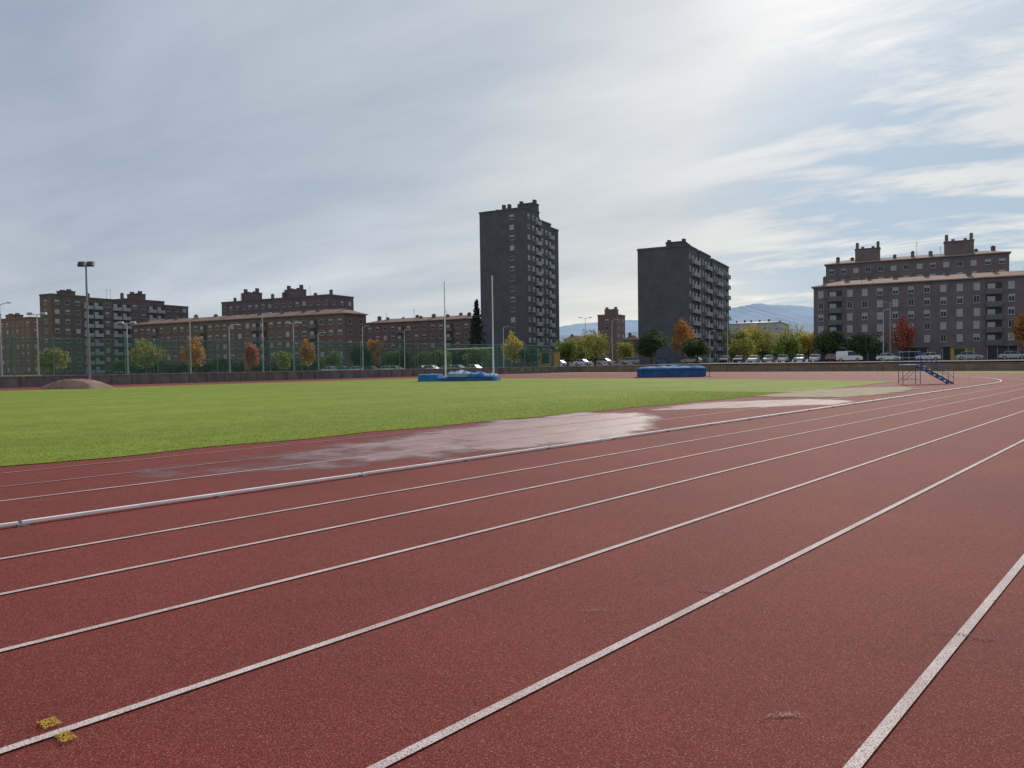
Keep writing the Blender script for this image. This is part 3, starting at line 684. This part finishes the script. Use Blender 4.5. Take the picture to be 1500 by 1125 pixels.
# ------------------------------------------------------------- lamps
def lamp(label,px,D,yb,yt,kind,mt='steel',name='street_lamp',grp='lamp poles along the far side'):
    c=at(px,yb,D); z=gz(c.x,c.y); top=at(px,yt,D).z-z; t=thing(name,label,'lamp',(c.x,c.y,z),0,grp); r=.09 if kind!='mast' else .13
    b=MB(); b.tube((0,0,0),(0,0,.4),r*1.4,r*1.3,10); b.tube((0,0,.4),(0,0,top),r,r*.6,10); b.build('pole',M[mt],t)
    if kind=='mast':
        b=MB(); b.box(-.75,.75,-.06,.06,top-.1,top); b.build('crossarm',M['darksteel'],t)
        for x in (-.4,.4): b=MB(); b.box(x-.3,x+.3,-.25,.15,top+.01,top+.38,0,(x-.27,x+.27,-.05,.3)); b.build('floodlight',M['darksteel'],t)
    elif kind=='double':
        b=MB(); b.tube((-1.0,0,top),(1.0,0,top),.04); b.build('crossarm',M[mt],t)
        for x in (-.7,.7): b=MB(); b.box(x-.3,x+.3,-.25,.2,top+.03,top+.25,0,(x-.25,x+.25,-.1,.2)); b.build('lamp_head',M['lampglass'],t)
    elif kind=='arm':
        b=MB(); b.tube((0,0,top),(.5,0,top+.2),.04); b.tube((.5,0,top+.2),(.8,0,top+.22),.035); b.build('arm',M[mt],t); b=MB(); b.box(.65,1.2,-.14,.14,top+.17,top+.28,0,(.7,1.1,-.1,.1)); b.build('lamp_head',M['lampglass'],t)
    elif kind=='two':
        for sx in (-1,1):
            b=MB(); b.tube((0,0,top-.2),(sx*.9,0,top+.1),.035); b.build('arm',M[mt],t); b=MB(); b.box(sx*1.15-.35,sx*1.15+.35,-.14,.14,top+.05,top+.2); b.build('lamp_head',M['lampglass'],t)
lamp('tall grey floodlight mast with twin dark heads rising above the left blocks',131,68.5,566,389,'mast','maststeel','floodlight_mast',None)
for a in [('pale floodlight pole at the extreme left edge',3,74,560,447,'arm'),
('double headed lamp pole before the red brown block',57,78,557,461,'double'),
('white floodlight pole right of the yellow green tree',188,84,553,474,'double'),
('white pole before the wide orange tree',280,88,551,468,'arm'),
('pale lamp pole midway along the long left block',337,92,549,478,'arm'),
('white twin floodlight pole right of the deep red tree',386,92,549,461,'arm'),
('white pole with broad double head, left of the slim orange tree',431,96,548,474,'double'),
('thin lamp right of the slim orange tree',467,125,545,489,'arm'),
('thin lamp post at the end of the long left block',532,130,543,479,'arm'),
('thin lamp post left of the rugby posts',593,135,541,484,'arm'),
('lamp pole left of the bright yellow tree',738,140,538,480,'arm'),
('far lamp above the large yellow green tree',858,170,532,466,'two'),
('reddish lamp pole beside the small brown tower',897,140,532,470,'arm'),
('thin lamp right of the square tower',1066,150,528,470,'arm'),
('white lamp pole left of the tall red tree',1294,128,528,455,'arm'),
('taller curved lamp by the tall red tree',1304,150,524,443,'two'),
('grey lamp post before the square tower face',1040,150,529,486,'arm')]:
    lamp(*a)

# ------------------------------------------------------------- cars
def carpaint(n,c): 
    m,nt,b=mat(n); b.inputs['Roughness'].default_value=.3; b.inputs['Coat Weight'].default_value=.4
    nt.links.new(ramp(nt,[(.3,tuple(x*.92 for x in c)),(.7,c)],noise(nt,3,3)),b.inputs['Base Color']); return m
CP={'white':carpaint('white_car_paint',(.80,.80,.80)),'silver':carpaint('silver_car_paint',(.45,.46,.48)),'dark grey':carpaint('dark_car_paint',(.05,.052,.06)),'blue':carpaint('blue_car_paint',(.04,.09,.22)),'red':carpaint('red_car_paint',(.30,.04,.04))}
def prism(b,prof,w0,w1f,mi=0):
    n=len(prof); L=[(x,-w1f(z),z) for x,z in prof]+[(x,w1f(z),z) for x,z in prof]
    b.add(L,[tuple(range(n)),tuple(range(n,2*n))[::-1]]+[((i+1)%n,i,n+i,n+(i+1)%n) for i in range(n)],mi)
def car(kind,col,label,loc,rz,grp):
    t=thing('parked_'+('van' if kind=='van' else 'car'),label,'van' if kind=='van' else 'car',loc,rz,grp)
    wf=lambda z:.88-(.0 if z<.9 else (z-.9)*.38); P=CP[col]
    b=MB()
    if kind=='van':
        prism(b,[(-2.3,.3),(2.3,.3),(2.38,.7),(2.2,1.0),(1.55,1.12),(-2.35,1.12)],0,wf); prism(b,[(.7,1.88),(-2.25,1.88),(-2.1,1.98),(.55,1.98)],0,wf); prism(b,[(-2.34,1.121),(-.2,1.121),(-.2,1.879),(-2.26,1.879)],0,wf)
        g=MB(); prism(g,[(-.19,1.125),(1.5,1.125),(.75,1.876),(-.19,1.876)],0,lambda z:wf(z)-.02); wh=1.45
    else:
        prism(b,[(-2.0,.32),(2.0,.30),(2.08,.55),(2.0,.78),(1.05,.95),(-1.85,.97),(-2.05,.8),(-2.08,.5)],0,wf); prism(b,[(.25,1.42),(-1.15,1.44),(-1.0,1.49),(.05,1.49)],0,wf)
        g=MB(); prism(g,[(-1.78,.972),(1.0,.955),(.25,1.418),(-1.2,1.432)],0,lambda z:wf(z)-.02); wh=1.25
        for y in (-1,1):
            for x0,x1 in ((-.4,-.42),(-1.35,-1.15)): b.tube((x0,y*.87,.96),(x1,y*.69,1.44),.035,.035,4)
            b.tube((1.0,y*.86,.95),(.25,y*.69,1.44),.035,.035,4)
    b.build('body',P,t); g.build('window',M['glass'],t)
    for x in (-wh,wh):
        for y in (-.8,.8): w=MB(); w.tube((x,y-.1,.32),(x,y+.1,.32),.32,.32,14,0); w.tube((x,y-.105,.32),(x,y+.105,.32),.17,.17,10,1); w.build('wheel',[M['tyre'],M['steel']],t)
    for x in (-1,1):
        xx=(2.38 if kind=='van' else 2.09)
        for y in (-.65,.65): q=MB(); q.box(*sorted((x*xx*.97,x*xx*1.005)),y-.15,y+.15,.6,.75); q.build('headlight' if x>0 else 'tail_light',M['lampglass'] if x>0 else CP['red'],t)
    return t
protos={}
ordn=['first','second','third','fourth','fifth','sixth','seventh','eighth','ninth','tenth','eleventh','twelfth','thirteenth','fourteenth','fifteenth','sixteenth','seventeenth','eighteenth','nineteenth','twentieth','twenty-first','twenty-second','twenty-third','twenty-fourth','twenty-fifth','twenty-sixth','twenty-seventh','twenty-eighth','twenty-ninth','thirtieth']
def put(kind,col,x,y,rz,label,grp):
    loc=(x,y,gz(x,y)+.02); k=(kind,col)
    if k not in protos: protos[k]=car(kind,col,label,loc,rz,grp)
    else: dup(protos[k],loc,rz,label,grp)
cols=['white','white','silver','white','dark grey','white','silver','blue','white','dark grey','white','white','silver','red']
i=0; tt=-52
while tt<48 and i<29:
    x,y=57+CB*tt,146-SB*tt
    perp=-18<tt<8; kind='van' if i in (14,20) else 'car'; col='white' if kind=='van' and i==14 else ('silver' if kind=='van' else cols[(i*5+i//3)%len(cols)])
    rz=-BA+(math.pi/2 if perp else 0)+random.choice((0,math.pi))
    put(kind,col,x,y+random.uniform(-.5,.5),rz,'%s parked %s, %s from left in the row behind the brown wall'%(col,kind,ordn[i]),'vehicles parked behind the brown wall')
    tt+=2.9 if perp else random.uniform(5.3,7.2); i+=1
i=0
for px in (486,505,522,540,566,580,612,628,655,672,690):
    D=147-(px-486)*.03; c=at(px,540,D); col=['white','silver','white','dark grey','white','silver','dark grey','white','white','silver','white'][i]
    put('car',col,c.x,c.y,-BA+random.choice((0,math.pi)),'%s parked car, %s from left in the row left of the tallest tower'%(col,ordn[i]),'cars parked left of the tallest tower'); i+=1

# ------------------------------------------------------------- world, sun, camera
SAZ=R(25); SEL=R(29)
sd=Vector((math.sin(SAZ)*math.cos(SEL),math.cos(SAZ)*math.cos(SEL),math.sin(SEL)))
w=bpy.data.worlds.new('World'); bpy.context.scene.world=w; w.use_nodes=True; nt=w.node_tree; bgn=nt.nodes['Background']
sky=N(nt,'ShaderNodeTexSky'); sky.sky_type='NISHITA'; sky.sun_disc=False; sky.sun_elevation=SEL; sky.sun_rotation=SAZ; sky.dust_density=1.5
g=N(nt,'ShaderNodeTexCoord').outputs['Generated']
sx=N(nt,'ShaderNodeSeparateXYZ'); nt.links.new(g,sx.inputs[0])
def MA(*a): return mth(nt,*a)
z=MA('MAXIMUM',sx.outputs[2],0.0); den=MA('ADD',z,.16)
cx=MA('DIVIDE',sx.outputs[0],den); cy=MA('DIVIDE',sx.outputs[1],den)
cv=N(nt,'ShaderNodeCombineXYZ'); nt.links.new(cx,cv.inputs[0]); nt.links.new(cy,cv.inputs[1])
mp=N(nt,'ShaderNodeMapping',vector_type='TEXTURE'); mp.inputs['Rotation'].default_value=(0,0,R(150)); mp.inputs['Scale'].default_value=(1.8,.8,1); nt.links.new(cv.outputs[0],mp.inputs[0])
n1=noise(nt,.8,8,.55,mp.outputs[0],.15); n2=noise(nt,2.0,12,.60,mp.outputs[0],.3)
dt=N(nt,'ShaderNodeVectorMath',operation='DOT_PRODUCT'); nt.links.new(g,dt.inputs[0]); dt.inputs[1].default_value=sd; dot=dt.outputs['Value']
near=ramp(nt,[(.0,(.44,.48,.55)),(.62,(.37,.43,.54)),(.82,(.47,.53,.60)),(.93,(.55,.60,.65)),(.98,(.64,.68,.72)),(1.0,(.80,.83,.86))],dot)
hz=MA('POWER',MA('SUBTRACT',1.0,z),7.0)
hcol=ramp(nt,[(.0,(.50,.54,.58)),(.70,(.63,.68,.72)),(.80,(.70,.73,.74)),(.88,(.80,.79,.73)),(1,(.85,.84,.76))],dot)
cl=mixc(nt,MA('MULTIPLY',hz,.92),near,hcol)
v1=ramp(nt,[(.32,(.87,.90,.94)),(.5,(1.0,1.0,1.0)),(.68,(1.14,1.12,1.10))],n1); v2=ramp(nt,[(.30,(.87,.90,.94)),(.5,(1,1,1)),(.70,(1.12,1.11,1.09))],n2)
cl=mixc(nt,1.0,cl,v1,'MULTIPLY'); cl=mixc(nt,1.0,cl,v2,'MULTIPLY')
hd=Vector((math.sin(R(31)),math.cos(R(31)),math.tan(R(8.5)))).normalized()
d2=N(nt,'ShaderNodeVectorMath',operation='DOT_PRODUCT'); nt.links.new(g,d2.inputs[0]); d2.inputs[1].default_value=hd
msk=ramp(nt,[(.95,.0),(.99,1.0)],d2.outputs['Value'])
gap=ramp(nt,[(.46,1),(.56,0)],n2); gf=MA('MULTIPLY',MA('MULTIPLY',gap,msk),.8)
cl=mixc(nt,gf,cl,(.27,.43,.61))
sc_=mixc(nt,1.0,cl,(10,10,10),'MULTIPLY')
fin=mixc(nt,.08,sc_,sky.outputs[0])
nt.links.new(fin,bgn.inputs[0]); bgn.inputs[1].default_value=.1
L=bpy.data.lights.new('sun','SUN'); L.energy=3.1; L.angle=R(1.5); L.color=(1,.92,.82); o=bpy.data.objects.new('sun',L); C.objects.link(o); o.rotation_euler=(-sd).to_track_quat('-Z','Y').to_euler()
cd=bpy.data.cameras.new('camera'); cam=bpy.data.objects.new('camera',cd); C.objects.link(cam); cd.sensor_width=36; cd.lens=36*F_/1500; cd.clip_end=30000; cd.clip_start=.05
m4=Matrix((RT,UP,-Fw)).transposed().to_4x4(); m4.translation=CAM; cam.matrix_world=m4
sc=bpy.context.scene; sc.camera=cam; sc.view_settings.view_transform='Standard'; sc.view_settings.look='None'; sc.view_settings.exposure=0
